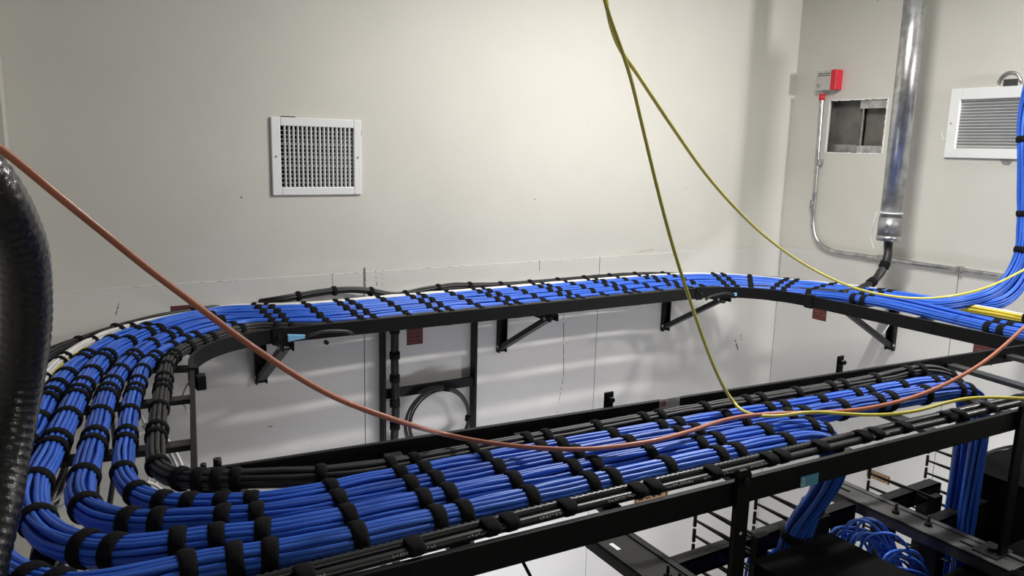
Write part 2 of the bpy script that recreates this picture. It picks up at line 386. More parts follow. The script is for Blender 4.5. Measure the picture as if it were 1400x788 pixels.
for k in range(2): MB().cyl(pb + Vector((-.056, -.02, -.02 - .03 * k)), pb + Vector((-.046, -.018, -.02 - .03 * k)), .006, 8).build('screw', M['galv2'], fp)
bc = thing('entrance_cable', 'thick black cable hanging out of the fat galvanised pipe', 'cable', pb)
epts = [pb + Vector((0, 0, -.02)), pb + Vector((0, -.002, -.12)), onX(1214, 350, 3.35), onX(1207, 368, 3.32), onX(1197, 382, 3.27), onX(1184, 392, 3.20), onX(1168, 399, 3.10), onX(1150, 402, 3.0)]
ep = spline(epts, .015, 2)
MB().tube(ep, .019, 12, rf=lambda i: .019 + .001 * math.sin(i * 1.3)).build('jacket', M['black_cable'], bc)
for i in (12, 20): MB().tube([ep[i], ep[i + 1], ep[i + 2]], .023, 12).build('tape_wrap', M['velcro'], bc)

# ------------------------------------------------------------------ stamps on the wall
def stamp(px0, py0, px1, py1, label, wall='Y', m='stamp', edge=True):
    """printed rectangle on bare plywood, left unpainted"""
    if wall == 'Y': a = onY(px0, py0, W - PT); b = onY(px1, py1, W - PT)
    else: a = onX(px0, py0, XR - PT); b = onX(px1, py1, XR - PT)
    t = thing('plywood_stamp', label, 'stamp', (a + b) / 2)
    def bx(u0, u1, w0, w1, d0, d1, nm, mm):
        h0 = b.z + (a.z - b.z) * w0; h1 = b.z + (a.z - b.z) * w1
        if wall == 'Y':
            l = a.x + (b.x - a.x) * u0; r = a.x + (b.x - a.x) * u1; return (l, W - PT - d1, h0), (r, W - PT - d0, h1)
        l = a.y + (b.y - a.y) * u0; r = a.y + (b.y - a.y) * u1; return (XR - PT - d1, min(l, r), h0), (XR - PT - d0, max(l, r), h1)
    MB().box(*bx(0, 1, 0, 1, 0, .0008, '', None)).build('print_field', M[m], t)
    ln = MB()
    for w in (.03, .94): ln.box(*bx(.04, .96, w, w + .03, .0008, .0012, '', None))
    for u in (.03, .93): ln.box(*bx(u, u + .04, .03, .97, .0008, .0012, '', None))
    random.seed(int(px0))
    for r_ in range(5):
        u = .12
        while u < .82:
            l = random.uniform(.05, .16); ln.box(*bx(u, min(u + l, .88), .14 + .16 * r_, .2 + .16 * r_, .0008, .0012, '', None)); u += l + .05
    ln.build('printed_lines', M['stamp_dark'], t)
stamp(556, 440, 578, 470, 'dark red plywood stamp on the back wall beside the vertical ladder')
stamp(233, 419, 262, 432, 'dark red stamp on the back wall above the left cable bend')
stamp(1113, 408, 1129, 440, 'dark red stamp under the cable tray near the room corner', 'X')
stamp(1334, 452, 1356, 500, 'large red stamp low on the right wall beside the orange cable', 'X')
stamp(868, 664, 912, 694, 'brown bare wood stamp seen below the black conduits', 'Y', 'wood')
stamp(1186, 640, 1216, 664, 'brown wood stamp on the wall behind the blue sticker rail', 'X', 'wood')

# ------------------------------------------------------------------ ladder runways
RW, RH = .012, .05
ZN = H - .612                   # top of the stringers
def zb(y):                      # height of the middle of the cable bundles
    t = max(0, min(1, (y - 1.9) / .55)); t = t * t * (3 - 2 * t); return H - .606 - .019 * t
def arc(cx, cy, rx, ry, a0, a1, n=20): return [Vector((cx + rx * math.cos(math.radians(a0 + (a1 - a0) * i / n)), cy + ry * math.sin(math.radians(a0 + (a1 - a0) * i / n)), ZN - RH / 2)) for i in range(n + 1)]
stations = []                   # (point, direction of travel) where the straps sit in pairs
singles = []
def runway(name, label, sa, sb, rungs, rmat='rung', group='cable ladder runways'):
    t = thing(name, label, 'cable ladder', (sa[0] + sb[-1]) / 2, group)
    MB().ribbon(sa, RW, RH).build('stringer', M['frame'], t, bevel=.0015)
    MB().ribbon(sb, RW, RH).build('stringer', M['frame'], t, bevel=.0015)
    for p, q in rungs:
        p = Vector(p); q = Vector(q); d = (q - p).normalized()
        zz = (zb(p.y) + zb(q.y)) / 2 - .028 - .0065
        d = Vector((d.x, d.y, 0)); a = Vector((p.x, p.y, zz)) + d * .006; b = Vector((q.x, q.y, zz)) - d * .006
        MB().bar(a, b, .038, .013).build('rung', M[rmat], t, bevel=.0015)
    return t
zc = ZN - RH / 2
V3 = lambda x, y: Vector((x, y, zc))
# far straight
fr = [.95 - .29, .95, 1.255, 1.56, 1.865, 2.17, 2.475]
runway('ladder_runway', 'straight black cable ladder along the back wall', [V3(.62, 2.54), V3(2.52, 2.54)], [V3(.62, 2.93), V3(2.52, 2.93)], [((x, 2.54), (x, 2.93)) for x in fr])
for x in fr: stations.append((Vector((x, 2.7)), Vector((1, 0))))
for a, b in zip(fr, fr[1:]): singles.append((Vector(((a + b) / 2, 2.7)), Vector((1, 0))))
# left bend
ci = arc(.62, 2.20, .317, .34, 180, 90); co = arc(.62, 2.20, .76, .73, 180, 90)
bend_r = []
for k in (.27, .62): i = int(k * 20); bend_r.append(((ci[i].x, ci[i].y), (co[i].x, co[i].y)))
runway('ladder_bend', 'curved black cable ladder section at the left corner', ci, co, bend_r)
for (p, q) in bend_r:
    d = (Vector(q) - Vector(p)).normalized(); stations.append(((Vector(p) + Vector(q)) / 2, Vector((-d.y, d.x))))
for k in (.05, .45, .85):
    p = ci[int(k * 20)]; q = co[int(k * 20)]; d = Vector((q.x - p.x, q.y - p.y)).normalized(); singles.append((Vector(((p.x + q.x) / 2, (p.y + q.y) / 2)), Vector((-d.y, d.x))))
# left straight
il = lambda y: .196 + (.303 - .196) * (y - 1.464) / (2.20 - 1.464)
lr = [((il(y), y), (il(y) - .44, y + .04)) for y in (2.0, 1.68)]
runway('ladder_runway', 'short black cable ladder on the left coming toward the front', [V3(il(1.47), 1.47), V3(il(2.2), 2.2)], [V3(il(1.03) - .44, 1.03), V3(il(2.2) - .44, 2.2)], lr)
for (p, q) in lr: stations.append(((Vector(p) + Vector(q)) / 2, Vector((.1, 1)).normalized()))
singles += [(Vector((.03, 1.86)), Vector((.1, 1)).normalized()), (Vector((.0, 1.52)), Vector((.1, 1)).normalized()), (Vector((.05, 2.12)), Vector((.12, 1)).normalized())]
# near straight
fy = lambda x: 1.468 - .074 * (x - .2); ny = lambda x: .990 - .035 * (x - .2)
nr = [-.03, .275, .586, .888, 1.196, 1.515, 1.815, 2.13, 2.40, 2.70]
runway('ladder_runway', 'long black cable ladder in front carrying the blue bundles', [V3(-.35, ny(-.35)), V3(2.83, ny(2.83))], [V3(il(1.47) + .01, fy(il(1.47))), V3(2.83, fy(2.83))], [((x - .062, ny(x)), (x - .008, fy(x) if x > .2 else 1.35)) for x in nr])
for x in nr:
    if x > .2: stations.append((Vector((x - .045, 1.2)), Vector((1, -.094)).normalized()))
for a, b in zip(nr[1:], nr[2:]): singles.append((Vector(((a + b) / 2 - .045, 1.2)), Vector((1, -.094)).normalized()))
C0 = Vector((.28, 1.46))
for a in (196, 224, 252):
    a = math.radians(a); q = (C0 + Vector((math.cos(a), math.sin(a))) * .25, Vector((-math.sin(a), math.cos(a))))
    (stations if 3.8 < a < 4.0 else singles).append(q)
singles.append((Vector((.13, 1.15)), Vector((1, 0))))
# right bend, right straight
ci2 = arc(2.52, 2.20, .33, .34, 0, 90); co2 = arc(2.52, 2.20, .74, .73, 0, 90)
rb = []
for k in (.33, .68): i = int(k * 20); rb.append(((ci2[i].x, ci2[i].y), (co2[i].x, co2[i].y)))
runway('ladder_bend', 'curved black cable ladder section at the right corner', ci2, co2, rb)
for (p, q) in rb:
    d = (Vector(q) - Vector(p)).normalized(); stations.append(((Vector(p) + Vector(q)) / 2, Vector((d.y, -d.x))))
for k in (.1, .5, .9):
    p = ci2[int(k * 20)]; q = co2[int(k * 20)]; d = Vector((q.x - p.x, q.y - p.y)).normalized(); singles.append((Vector(((p.x + q.x) / 2, (p.y + q.y) / 2)), Vector((d.y, -d.x))))
runway('ladder_runway', 'black cable ladder on the right running beside the right wall', [V3(2.85, 2.2), V3(2.85, .5)], [V3(3.26, 2.2), V3(3.26, .5)], [((2.85, y), (3.26, y)) for y in (2.05, 1.75, 1.45, 1.15, .85)])
for y in (2.05, 1.45): stations.append((Vector((3.0, y)), Vector((0, -1))))
# splice clamps joining the sections
def splice(p, ax, label):
    t = thing('splice_clamp', label, 'clamp', p)
    if ax == 'x': MB().box((p.x - .02, p.y - .012, p.z - .03), (p.x + .02, p.y - .006, p.z + .03)).build('plate', M['frame'], t, bevel=.002)
    else: MB().box((p.x - .012, p.y - .02, p.z - .03), (p.x + .012, p.y + .02, p.z + .03)).build('plate', M['frame'], t, bevel=.002)
    d = Vector((0, -.02, 0)) if ax == 'x' else Vector((.02, 0, 0))
    MB().cyl(p + d * .3, p + d * 1.5, .007, 6).build('nut', M['frame2'], t)
splice(V3(.303, 2.18), 'y', 'clamp joining the left bend to the short left ladder')
splice(V3(.62, 2.54), 'x', 'clamp joining the left bend to the back wall ladder')
splice(V3(2.52, 2.54), 'x', 'clamp joining the back wall ladder to the right bend')
splice(V3(2.85, 2.19), 'y', 'clamp joining the right bend to the right ladder')
# corner clamp where the short ladder lands on the long one
ccl = thing('corner_clamp', 'black corner clamp where the short left ladder meets the long front ladder', 'clamp', V3(il(1.47), 1.47))
MB().box((.185, 1.44, zc - .028), (.25, 1.452, zc + .032)).build('plate', M['frame'], ccl, bevel=.002)
MB().cyl((.235, 1.446, zc + .03), (.235, 1.446, zc + .05), .008, 6).build('bolt', M['frame2'], ccl)
MB().cyl((.21, 1.446, zc + .03), (.21, 1.446, zc + .045), .006, 6).build('bolt', M['frame2'], ccl)
# side bracket on left rail with a hanging wire
sbk = thing('side_lug', 'small black lug on the inner side of the short left ladder', 'bracket', V3(.31, 2.12))
MB().box((.30, 2.11, zc - .022), (.325, 2.135, zc + .018)).build('block', M['frame'], sbk, bevel=.003)
MB().tube(spline([V3(.30, 2.1) + Vector((-.012, -.01, .02)), V3(.27, 2.07) + Vector((0, 0, .01)), V3(.255, 2.05) + Vector((0, 0, -.02)), V3(.265, 2.03) + Vector((0, 0, -.05))], .006), .0018, 6).build('tie_wire', M['white_cable'], sbk)
# upright black locking lugs on the front ladder's far stringer
for px_, py_, y_, lb in ((831, 547, 1.43, 'upright black lug on the front ladder left of the caution label'), (1147, 499, 1.395, 'upright black lug on the front ladder below the right bend')):
    c = onY(px_, py_, y_); t = thing('stringer_lug', lb, 'bracket', c)
    MB().box((c.x - .014, y_ - .006, ZN - .03), (c.x + .014, y_, ZN + .030)).build('plate', M['frame'], t, bevel=.004)
    MB().cyl((c.x, y_ - .02, ZN + .012), (c.x, y_ - .005, ZN + .012), .007, 6).build('bolt', M['frame2'], t)

# ------------------------------------------------------------------ triangular wall brackets
def bracket(x, label, depth=.44, zt_=H - .672, leg=.262):
    t = thing('wall_bracket', label, 'wall bracket', (x, W, zt_ - leg), 'triangular wall brackets')
    MB().box((x - .022, W - .03, zt_ - leg), (x - .017, W - PT, zt_)).box((x + .017, W - .03, zt_ - leg), (x + .022, W - PT, zt_)).box((x - .022, W - .009, zt_ - leg), (x + .022, W - PT, zt_)).build('wall_channel', M['frame'], t, bevel=.001)
    MB().box((x - .02, W - depth, zt_ - .006), (x + .02, W - PT, zt_)).box((x - .02, W - depth, zt_ - .03), (x - .015, W - PT, zt_)).box((x + .015, W - depth, zt_ - .03), (x + .02, W - PT, zt_)).build('arm', M['frame'], t)
    MB().bar((x, W - .022, zt_ - leg + .025), (x, W - depth + .04, zt_ - .022), .034, .022, (0, 1, 1)).build('brace', M['frame2'], t, bevel=.002)
    MB().cyl((x - .026, W - .022, zt_ - leg + .03), (x + .026, W - .022, zt_ - leg + .03), .007, 6).build('bolt', M['galv2'], t)
    MB().cyl((x - .026, W - depth + .04, zt_ - .022), (x + .026, W - depth + .04, zt_ - .022), .007, 6).build('bolt', M['galv2'], t)
    return t
bracket(.66, 'black wall bracket under the back ladder, left of the vertical ladder')
bracket(1.745, 'black wall bracket just right of the vertical wall ladder')
bracket(2.74, 'black wall bracket under the back ladder nearest the room corner')
t = bracket(0, 'black wall bracket on the right wall under the bend', .5, leg=.29)
for o in [t]:
    o.location = (0, 0, 0)
    for c in o.children: c.matrix_parent_inverse = Matrix()
    o.rotation_euler = (0, 0, -PI / 2); o.location = (XR - W, 2.26, 0)
tg = thing('paper_tag', 'white strip tag hanging on the right wall bracket', 'tag', onX(1215, 447, 3.5))
MB().bar(onX(1207, 457, 3.5), onX(1220, 437, 3.5), .014, .002).build('strip', M['white'], tg)
# crimp lugs with their ground wires on the front of the far stringer
for (px_, py_, sgn, lb) in ((405, 461, 1, 'pale blue crimp lug on the back ladder by the left bend'), (1008, 402, -1, 'pale blue crimp lug on the back ladder by the right bend')):
    c = onY(px_, py_, 2.525 if px_ < 500 else 2.485); t = thing('ground_lug', lb, 'cable lug', c)
    MB().add([c + Vector(v) for v in ((-.03 * sgn, 0, .014), (-.03 * sgn, 0, -.014), (.03 * sgn, 0, -.006), (.03 * sgn, 0, .006), (-.03 * sgn, -.008, .012), (-.03 * sgn, -.008, -.012), (.03 * sgn, -.01, -.006), (.03 * sgn, -.01, .006))], [(0, 1, 2, 3), (4, 7, 6, 5), (0, 4, 5, 1), (1, 5, 6, 2), (2, 6, 7, 3), (3, 7, 4, 0)]).build('barrel', M['lug'], t, bevel=.002)
    MB().tube(spline([c + Vector((.028 * sgn, -.006, 0)), c + Vector((.09 * sgn, -.01, .012)), c + Vector((.17 * sgn, -.006, .004)), c + Vector((.2 * sgn, .0, -.012))], .015), .006, 8).build('ground_wire', M['black_cable'], t)
    MB().cyl(c + Vector((.1 * sgn, -.015, -.028)), c + Vector((.1 * sgn, -.0, -.028)), .008, 6).build('nut', M['frame2'], t)

# ------------------------------------------------------------------ cable bundles
strap_cache = {}
def strap_mesh(R, w):
    k = (round(R, 4), round(w, 4))
    if k in strap_cache: return strap_cache[k]
    n = 28; prof = [(-w / 2, 0), (-w / 2, .0016), (-w / 4, .0042), (w / 4, .0042), (w / 2, .0016), (w / 2, 0)]
    vs = []; fs = []; m = len(prof)
    for i in range(n):
        th = 2 * PI * i / n; bump = .0025 * max(0, math.cos(th * 1 - 4.0)) ** 4
        for (x, h) in prof:
            r = R - .001 + h + (bump if h else 0); vs.append((r * math.cos(th), r * math.sin(th), x))
    for i in range(n):
        for k2 in range(m): fs.append((i * m + k2, i * m + (k2 + 1) % m, ((i + 1) % n) * m + (k2 + 1) % m, ((i + 1) % n) * m + k2))
    me = bpy.data.meshes.new('strap'); me.from_pydata(vs, [], fs); me.update(); me.polygons.foreach_set('use_smooth', [True] * len(fs)); me.materials.append(M['velcro'])
    strap_cache[k] = me; return me

def crossings(path, st, tol=.75, span=.5):
    out = []
    for p0, d in st:
        best = None
        for i in range(len(path) - 1):
            a = Vector(path[i].xy) - p0; b = Vector(path[i + 1].xy) - p0
            s1, s2 = a.dot(d), b.dot(d)
            tv = Vector((path[i + 1] - path[i]).xy)
            if s1 * s2 <= 0 and s1 != s2 and a.length < span and tv.length > 1e-6 and abs(tv.normalized().dot(d)) > tol:
                t = s1 / (s1 - s2)
                if best is None or a.length < best[1]: best = (i + t, a.length)
        if best: out.append(best[0])
    return out

def bundle(name, label, cat, pts, R, layers, cr, mats, extra=(), step=.03, sides=7, strap_w=.0245, group=None, pairs=True, smooth=3, straps=True, pair_gap=.024, sing=True):
    path = spline(pts, step, smooth); fr = frames(path); n = len(path)
    t = thing(name, label, cat, path[0], group)
    ks = []
    if straps:
        if pairs:
            for u in crossings(path, stations): ks += [u - pair_gap / step, u + pair_gap / step]
        else: ks += crossings(path, stations)
        if sing: ks += crossings(path, singles)
    ks += [e if e >= 0 else n + e for e in extra]
    ks = sorted(k for k in ks if 1 < k < n - 2); kk = []
    for k in ks:
        if not kk or (k - kk[-1]) * step > strap_w * 1.35: kk.append(k)
    def squeeze(i):
        if not kk: return 1.03
        d = min(abs(i - k) for k in kk) * step
        return .965 + .075 * min(1, d / .07) ** 1.2
    rnd = random.Random(label); idx = 0
    for (cnt, rad, ph0) in layers:
        for c in range(cnt):
            ph = 2 * PI * c / cnt + ph0; w1, w2, w3 = rnd.uniform(0, 6.3), rnd.uniform(0, 6.3), rnd.uniform(.6, 1.4)
            cp = []
            for i in range(n):
                tt, a, b = fr[i]; s_ = i * step
                wob = .10 * math.sin(s_ * 3.1 * w3 + w1) + .06 * math.sin(s_ * 8.3 * w3 + w2)
                q = squeeze(i); loose = max(0, q - .97) / .07
                ang = ph + .35 * math.sin(s_ * .9) + wob * (.6 + loose)
                r = rad * q + loose * cr * .22 * math.sin(s_ * 11 * w3 + w2)
                p = path[i] + a * math.cos(ang) * r + b * math.sin(ang) * r
                cp.append(p)
            m = mats(idx, c, ph, rnd)
            MB().tube(cp, cr, sides).build('cable', m, t); idx += 1
    me = strap_mesh(R, strap_w)
    for k in kk:
        i = int(k); f = k - i; p = path[i].lerp(path[min(i + 1, n - 1)], f); tt, a, b = fr[i]
        a2 = a; rot = rnd.uniform(-.5, .5)
        mw = Matrix(((a.x, b.x, tt.x, p.x), (a.y, b.y, tt.y, p.y), (a.z, b.z, tt.z, p.z), (0, 0, 0, 1))) @ Matrix.Rotation(rot, 4, 'Z') @ Matrix.Rotation(rnd.uniform(-.07, .07), 4, 'X')
        o = bpy.data.objects.new('strap', me); col.objects.link(o); o.parent = t; o.matrix_parent_inverse = Matrix.Translation(t.location).inverted(); o.matrix_basis = mw
    return t, path

def blue(idx, c, ph, rnd): return M[rnd.choice(['blue', 'blue', 'blue2', 'blue3'])]
def px(lst): 
    out = []
    for (x, y) in lst:
        z = -.606
        for _ in range(6):
            p = onZ(x, y, z); z = zb(p.y) - H
        out.append(p)
    return out
def wz(x, y): return Vector((x, y, zb(y)))
LA = [(11, .0156, 0), (5, .0078, .2)]; LB2 = [(13, .0194, 0), (7, .0105, .2)]; LB = [(14, .0210, 0), (8, .0118, .2)]; RB = .0258
def ctr(lst, dz=0): return [p + Vector((0, 0, dz)) for p in lst]

# A: blue bundle next to the charcoal one
pA = [wz(2.92, .5), wz(2.925, 1.2), wz(2.94, 1.5), wz(2.97, 1.7), wz(3.0, 1.9), wz(2.99, 2.1), wz(2.93, 2.3), wz(2.78, 2.47), wz(2.6, 2.58)]
pA += [wz(2.4, 2.607), wz(1.8, 2.607), wz(1.2, 2.607), wz(.8, 2.605)]
pA += px([(347, 441), (317, 447), (285, 454), (263, 461), (244, 469), (231, 476), (212, 487), (196, 502), (188, 522), (179, 551), (173.5, 588), (168, 623), (167, 644), (174, 662), (192, 678), (217, 687), (257, 688)])
pA += [wz(.30, 1.262), wz(.46, 1.262), wz(.8, 1.245), wz(1.18, 1.222), wz(1.65, 1.185), wz(1.98, 1.165)] + [Vector((2.11, 1.155, zb(1) - .006)), Vector((2.18, 1.15, zb(1) - .035)), Vector((2.215, 1.145, zb(1) - .10)), Vector((2.215, 1.14, H - .85)), Vector((2.21, 1.14, H - 1.1)), Vector((2.21, 1.14, H - 1.9))]
pB = [wz(2.985, .5), wz(2.99, 1.2), wz(3.0, 1.5), wz(3.03, 1.7), wz(3.06, 1.9), wz(3.05, 2.1), wz(2.98, 2.35), wz(2.83, 2.54), wz(2.62, 2.65)]
pB += [wz(2.4, 2.68), wz(1.8, 2.68), wz(1.2, 2.68), wz(.8, 2.678)]
pB += px([(328, 438), (296, 441.5), (263, 448), (240, 456.5), (218, 466), (198, 477), (182.7, 488), (169, 502), (157.6, 518), (146, 539), (137, 567), (130, 597), (121, 624), (115, 650), (108.4, 668.7), (108, 684.5), (119.7, 700), (140, 709), (169, 716), (203, 716), (248, 712.7)])
pB += [wz(.29, 1.205), wz(.46, 1.20), wz(.8, 1.185), wz(1.13, 1.165), wz(1.57, 1.127), wz(1.95, 1.098)] + [Vector((2.07, 1.09, zb(1) - .006)), Vector((2.15, 1.085, zb(1) - .035)), Vector((2.18, 1.08, zb(1) - .10)), Vector((2.18, 1.08, H - .85)), Vector((2.175, 1.08, H - 1.1)), Vector((2.175, 1.08, H - 1.9))]
pC = [Vector((3.40, 1.645, H + .5)), onX(1402, 150, 3.40), onX(1401, 230, 3.40), onX(1400, 300, 3.40), onX(1397, 345, 3.39), onX(1380, 382, 3.35), onX(1356, 402, 3.28), onX(1330, 411, 3.20), wz(3.15, 1.80), wz(3.12, 2.0), wz(3.10, 2.15), wz(3.03, 2.4), wz(2.87, 2.62), wz(2.65, 2.73)]
pC += [wz(2.4, 2.755), wz(1.8, 2.755), wz(1.2, 2.755), wz(.8, 2.755)]
pC += px([(310, 433.5), (282, 437), (253, 443), (227, 451), (201, 458), (177, 469.5), (158, 479), (136, 497), (123, 515), (109.6, 533), (100.5, 553.6), (86.8, 583), (68.5, 620), (65.5, 626), (49.7, 655), (43, 677.7), (43, 700), (54, 720.6), (76.8, 741), (108, 752), (144.5, 757), (203, 754.5), (259.6, 743)])
pC += [wz(.28, 1.138), wz(.46, 1.132), wz(.8, 1.115), wz(1.07, 1.10), wz(1.3, 1.085)] + [Vector((1.43, 1.075, zb(1) - .003)), Vector((1.505, 1.072, zb(1) - .028)), Vector((1.54, 1.08, zb(1) - .09)), Vector((1.555, 1.11, H - .80)), Vector((1.55, 1.15, H - .93)), Vector((1.545, 1.16, H - 1.2)), Vector((1.54, 1.16, H - 1.9))]
pD = [Vector((3.46, 1.655, H + .5)), onX(1413, 150, 3.45), onX(1412, 230, 3.45), onX(1411, 300, 3.45), onX(1408, 350, 3.44), onX(1393, 393, 3.38), onX(1371, 412, 3.31), onX(1346, 419, 3.24), wz(3.205, 1.84), wz(3.18, 2.0), wz(3.165, 2.18), wz(3.09, 2.44), wz(2.91, 2.70), wz(2.66, 2.80)]
pD += [wz(2.4, 2.83), wz(1.8, 2.83), wz(1.2, 2.83), wz(.8, 2.83)]
pD += px([(317, 427), (290, 430), (262, 435), (242, 440), (214, 447), (188, 456), (166, 463), (143, 474), (123, 487), (98, 507), (84.5, 523), (61.7, 552), (48, 583), (34, 606), (18, 634), (-4, 668), (-22, 705), (-24, 745), (0, 777), (40, 799), (90, 813), (140, 809), (180, 800), (226, 788), (271, 776)])
pD += [wz(.26, 1.075), wz(.38, 1.065), wz(.6, 1.058), wz(.95, 1.045), wz(1.2, 1.03)] + [Vector((1.36, 1.018, zb(1) - .002)), Vector((1.45, 1.012, zb(1) - .026)), Vector((1.49, 1.03, zb(1) - .09)), Vector((1.50, 1.08, H - .80)), Vector((1.495, 1.14, H - .93)), Vector((1.49, 1.15, H - 1.2)), Vector((1.485, 1.15, H - 1.9))]
g_ = 'strapped blue cable bundles'
bundle('cable_bundle', 'strapped blue cable bundle running right beside the charcoal bundle', 'cable bundle', [p - Vector((0, 0, .004)) for p in pA], .0203, LA, .0046, blue, extra=(-12, -28), group=g_)
bundle('cable_bundle', 'strapped blue cable bundle, second from the charcoal bundle', 'cable bundle', [p - Vector((0, 0, .002)) for p in pB], .0242, LB2, .0047, blue, extra=(-14, -29), group=g_)
bundle('cable_bundle', 'strapped blue cable bundle, third from the charcoal bundle, rising beside the grille', 'cable bundle', pC, RB, LB, .0047, blue, extra=(4, 14, 24, 29, -24, -36), group=g_)
bundle('cable_bundle', 'outermost strapped blue bundle, beside the white and yellow cables and black conduits', 'cable bundle', pD, RB, LB, .0047, blue, extra=(4, 14, 25, 30, -22, -34), group=g_)
# charcoal bundle
pK = [onX(1180, 394, 3.17), onX(1162, 400, 3.05), wz(2.94, 2.40), wz(2.85, 2.48), wz(2.68, 2.545)]
pK = [p - Vector((0, 0, .006)) for p in pK + [wz(2.4, 2.567), wz(1.8, 2.567), wz(1.2, 2.567), wz(.8, 2.56)]]
pK += px([(347, 448), (317, 455), (290, 463), (262, 473), (247, 480), (235, 488), (228, 500), (224, 520), (220, 545), (216, 570), (213.5, 600), (211, 622), (213, 637), (221, 648), (236, 656), (262, 658), (290, 656)])
pK += [p - Vector((0, 0, .008)) for p in (wz(.46, 1.325), wz(.8, 1.308), wz(1.25, 1.288), wz(1.75, 1.258), wz(1.95, 1.252))] + [wz(2.03, 1.245) - Vector((0, 0, .004)), Vector((2.10, 1.235, zb(1) + .004)), Vector((2.2, 1.21, zb(1) - .01)), Vector((2.27, 1.19, zb(1) - .06)), Vector((2.29, 1.185, H - .8)), Vector((2.29, 1.18, H - 1.8))]
bundle('cable_bundle', 'thin charcoal cable bundle on the inner edge of the ladder loop', 'cable bundle', pK, .0195, [(9, .0142, 0), (3, .0055, .3)], .0049, lambda i, c, ph, r: M['grey_cable'], strap_w=.02)
# white and yellow bundle
pE = [wz(3.19, .5), wz(3.2, 1.5), wz(3.2, 2.1)] + [wz(2.52 + .66 * math.cos(a), 2.2 + .675 * math.sin(a)) for a in (.35, .8, 1.2)] + [wz(2.4, 2.882), wz(1.8, 2.882), wz(1.2, 2.882), wz(.8, 2.88)]
pE = [p + Vector((0, 0, .006)) for p in pE]
pE += px([(340, 421), (296, 426), (253, 433.5), (214, 441), (183.5, 447.6), (153, 457), (125, 468.5), (100, 483), (80, 497), (62, 515), (50, 537), (38, 565), (20, 610), (0, 650), (-30, 700)])
bundle('cable_bundle', 'white and yellow cable bundle on the outer edge of the ladder loop', 'cable bundle', pE, .0185, [(8, .0135, .2), (2, .004, 0)], .0048,
       lambda i, c, ph, r: M['white_cable'] if c in (7, 0, 1, 2, 3) else M['yellow_cable'], strap_w=.018)
# outer black cables, humping up against the wall
pF = [wz(3.25, .6), wz(3.24, 1.6), wz(3.23, 2.1), wz(3.13, 2.55), wz(2.85, 2.83), wz(2.5, 2.935), wz(2.0, 2.945), wz(1.75, 2.95), Vector((1.60, 2.958, H - .608)), Vector((1.48, 2.96, H - .60)), Vector((1.33, 2.958, H - .61)), Vector((1.2, 2.955, H - .625)), Vector((1.13, 2.955, H - .60)), onY(500, 397, 2.955), onY(478, 396, 2.96), onY(450, 398, 2.96), onY(424, 402, 2.96), onY(395, 407, 2.95), onY(371, 411, 2.945)]
pF += px([(345, 415), (317, 419.5), (263, 426.5), (218, 434), (188, 441), (153, 450.5), (119, 463), (84.5, 476), (57, 491), (35, 512), (10, 545), (-15, 600)])
for q in pF[5:8]: q.z += .012
bundle('cable_bundle', 'black cables arching against the back wall behind the other bundles', 'cable bundle', pF, .0155, [(5, .0085, 0)], .0062, lambda i, c, ph, r: M['black_cable'], strap_w=.018, pairs=False, sing=True)

# ------------------------------------------------------------------ the two black conduits on the front ladder
def conduit_path(dy, dz):
    P0 = [wz(-.25, 1.0), wz(.0, 1.0), wz(.3, 1.0), wz(.7, .998), wz(1.1, .985), wz(1.5, .972), wz(1.9, .955), wz(2.3, .935), wz(2.7, .91)]
    return spline([p + Vector((0, dy, dz)) for p in P0], .006)
cpth = conduit_path(.017, .004)
cc = thing('corrugated_conduit', 'black corrugated conduit along the near edge of the front ladder', 'conduit', cpth[0])
M['ribbed'] = mat('ribbed_black_plastic', (.016, .016, .017), .36, noise=(40, .2), coat=.12)
MB().tube(cpth, .0085, 10, rf=lambda i: .0088 if i % 2 else .0068).build('tube', M['ribbed'], cc)
spth = conduit_path(-.001, -.002)
sc_ = thing('smooth_conduit', 'smooth black conduit with white print, beside the corrugated one', 'conduit', spth[0])
MB().tube(spth, .0082, 12).build('tube', M['ribbed'], sc_)
pr = MB(); rnd = random.Random(5)
for (xa, xb) in ((.52, .62), (.66, .70), (.80, .86), (.93, .99), (1.02, 1.09), (1.14, 1.19), (1.5, 1.56), (.40, .47), (.2, .3)):
    x = xa
    while x < xb:
        l = rnd.uniform(.003, .006)
        yb = spth[min(range(len(spth)), key=lambda i: abs(spth[i].x - x))]
        for hh in (0, 1, 2):
            if rnd.random() < .7:
                a_ = .30 + hh * .16
                c = yb + Vector((0, -math.cos(a_) * .0083, math.sin(a_) * .0083)); pr.box((x, c.y - .0003, c.z - .0007), (x + l * rnd.uniform(.5, 1), c.y + .0003, c.z + .0007))
        x += l + .0015
pr.build('printed_marks', M['print'], sc_)
me_ = strap_mesh(.0205, .026)
for k, x in enumerate([.27, .44, .57, .605, .72, .87, .905, 1.05, 1.2, 1.235, 1.35, 1.49, 1.53, 1.63, 1.79, 1.83, 1.95, 2.1, 2.14, 2.3, 2.45]):
    i = min(range(len(spth)), key=lambda i: abs(spth[i].x - x)); c = (spth[i] + cpth[i]) / 2
    o = bpy.data.objects.new('strap', me_); col.objects.link(o); o.parent = cc; o.matrix_parent_inverse = Matrix.Translation(cc.location).inverted()
    o.matrix_basis = Matrix.Translation(c) @ Matrix.Rotation(PI / 2, 4, 'Y') @ Matrix.Diagonal((.58, .98, 1, 1))

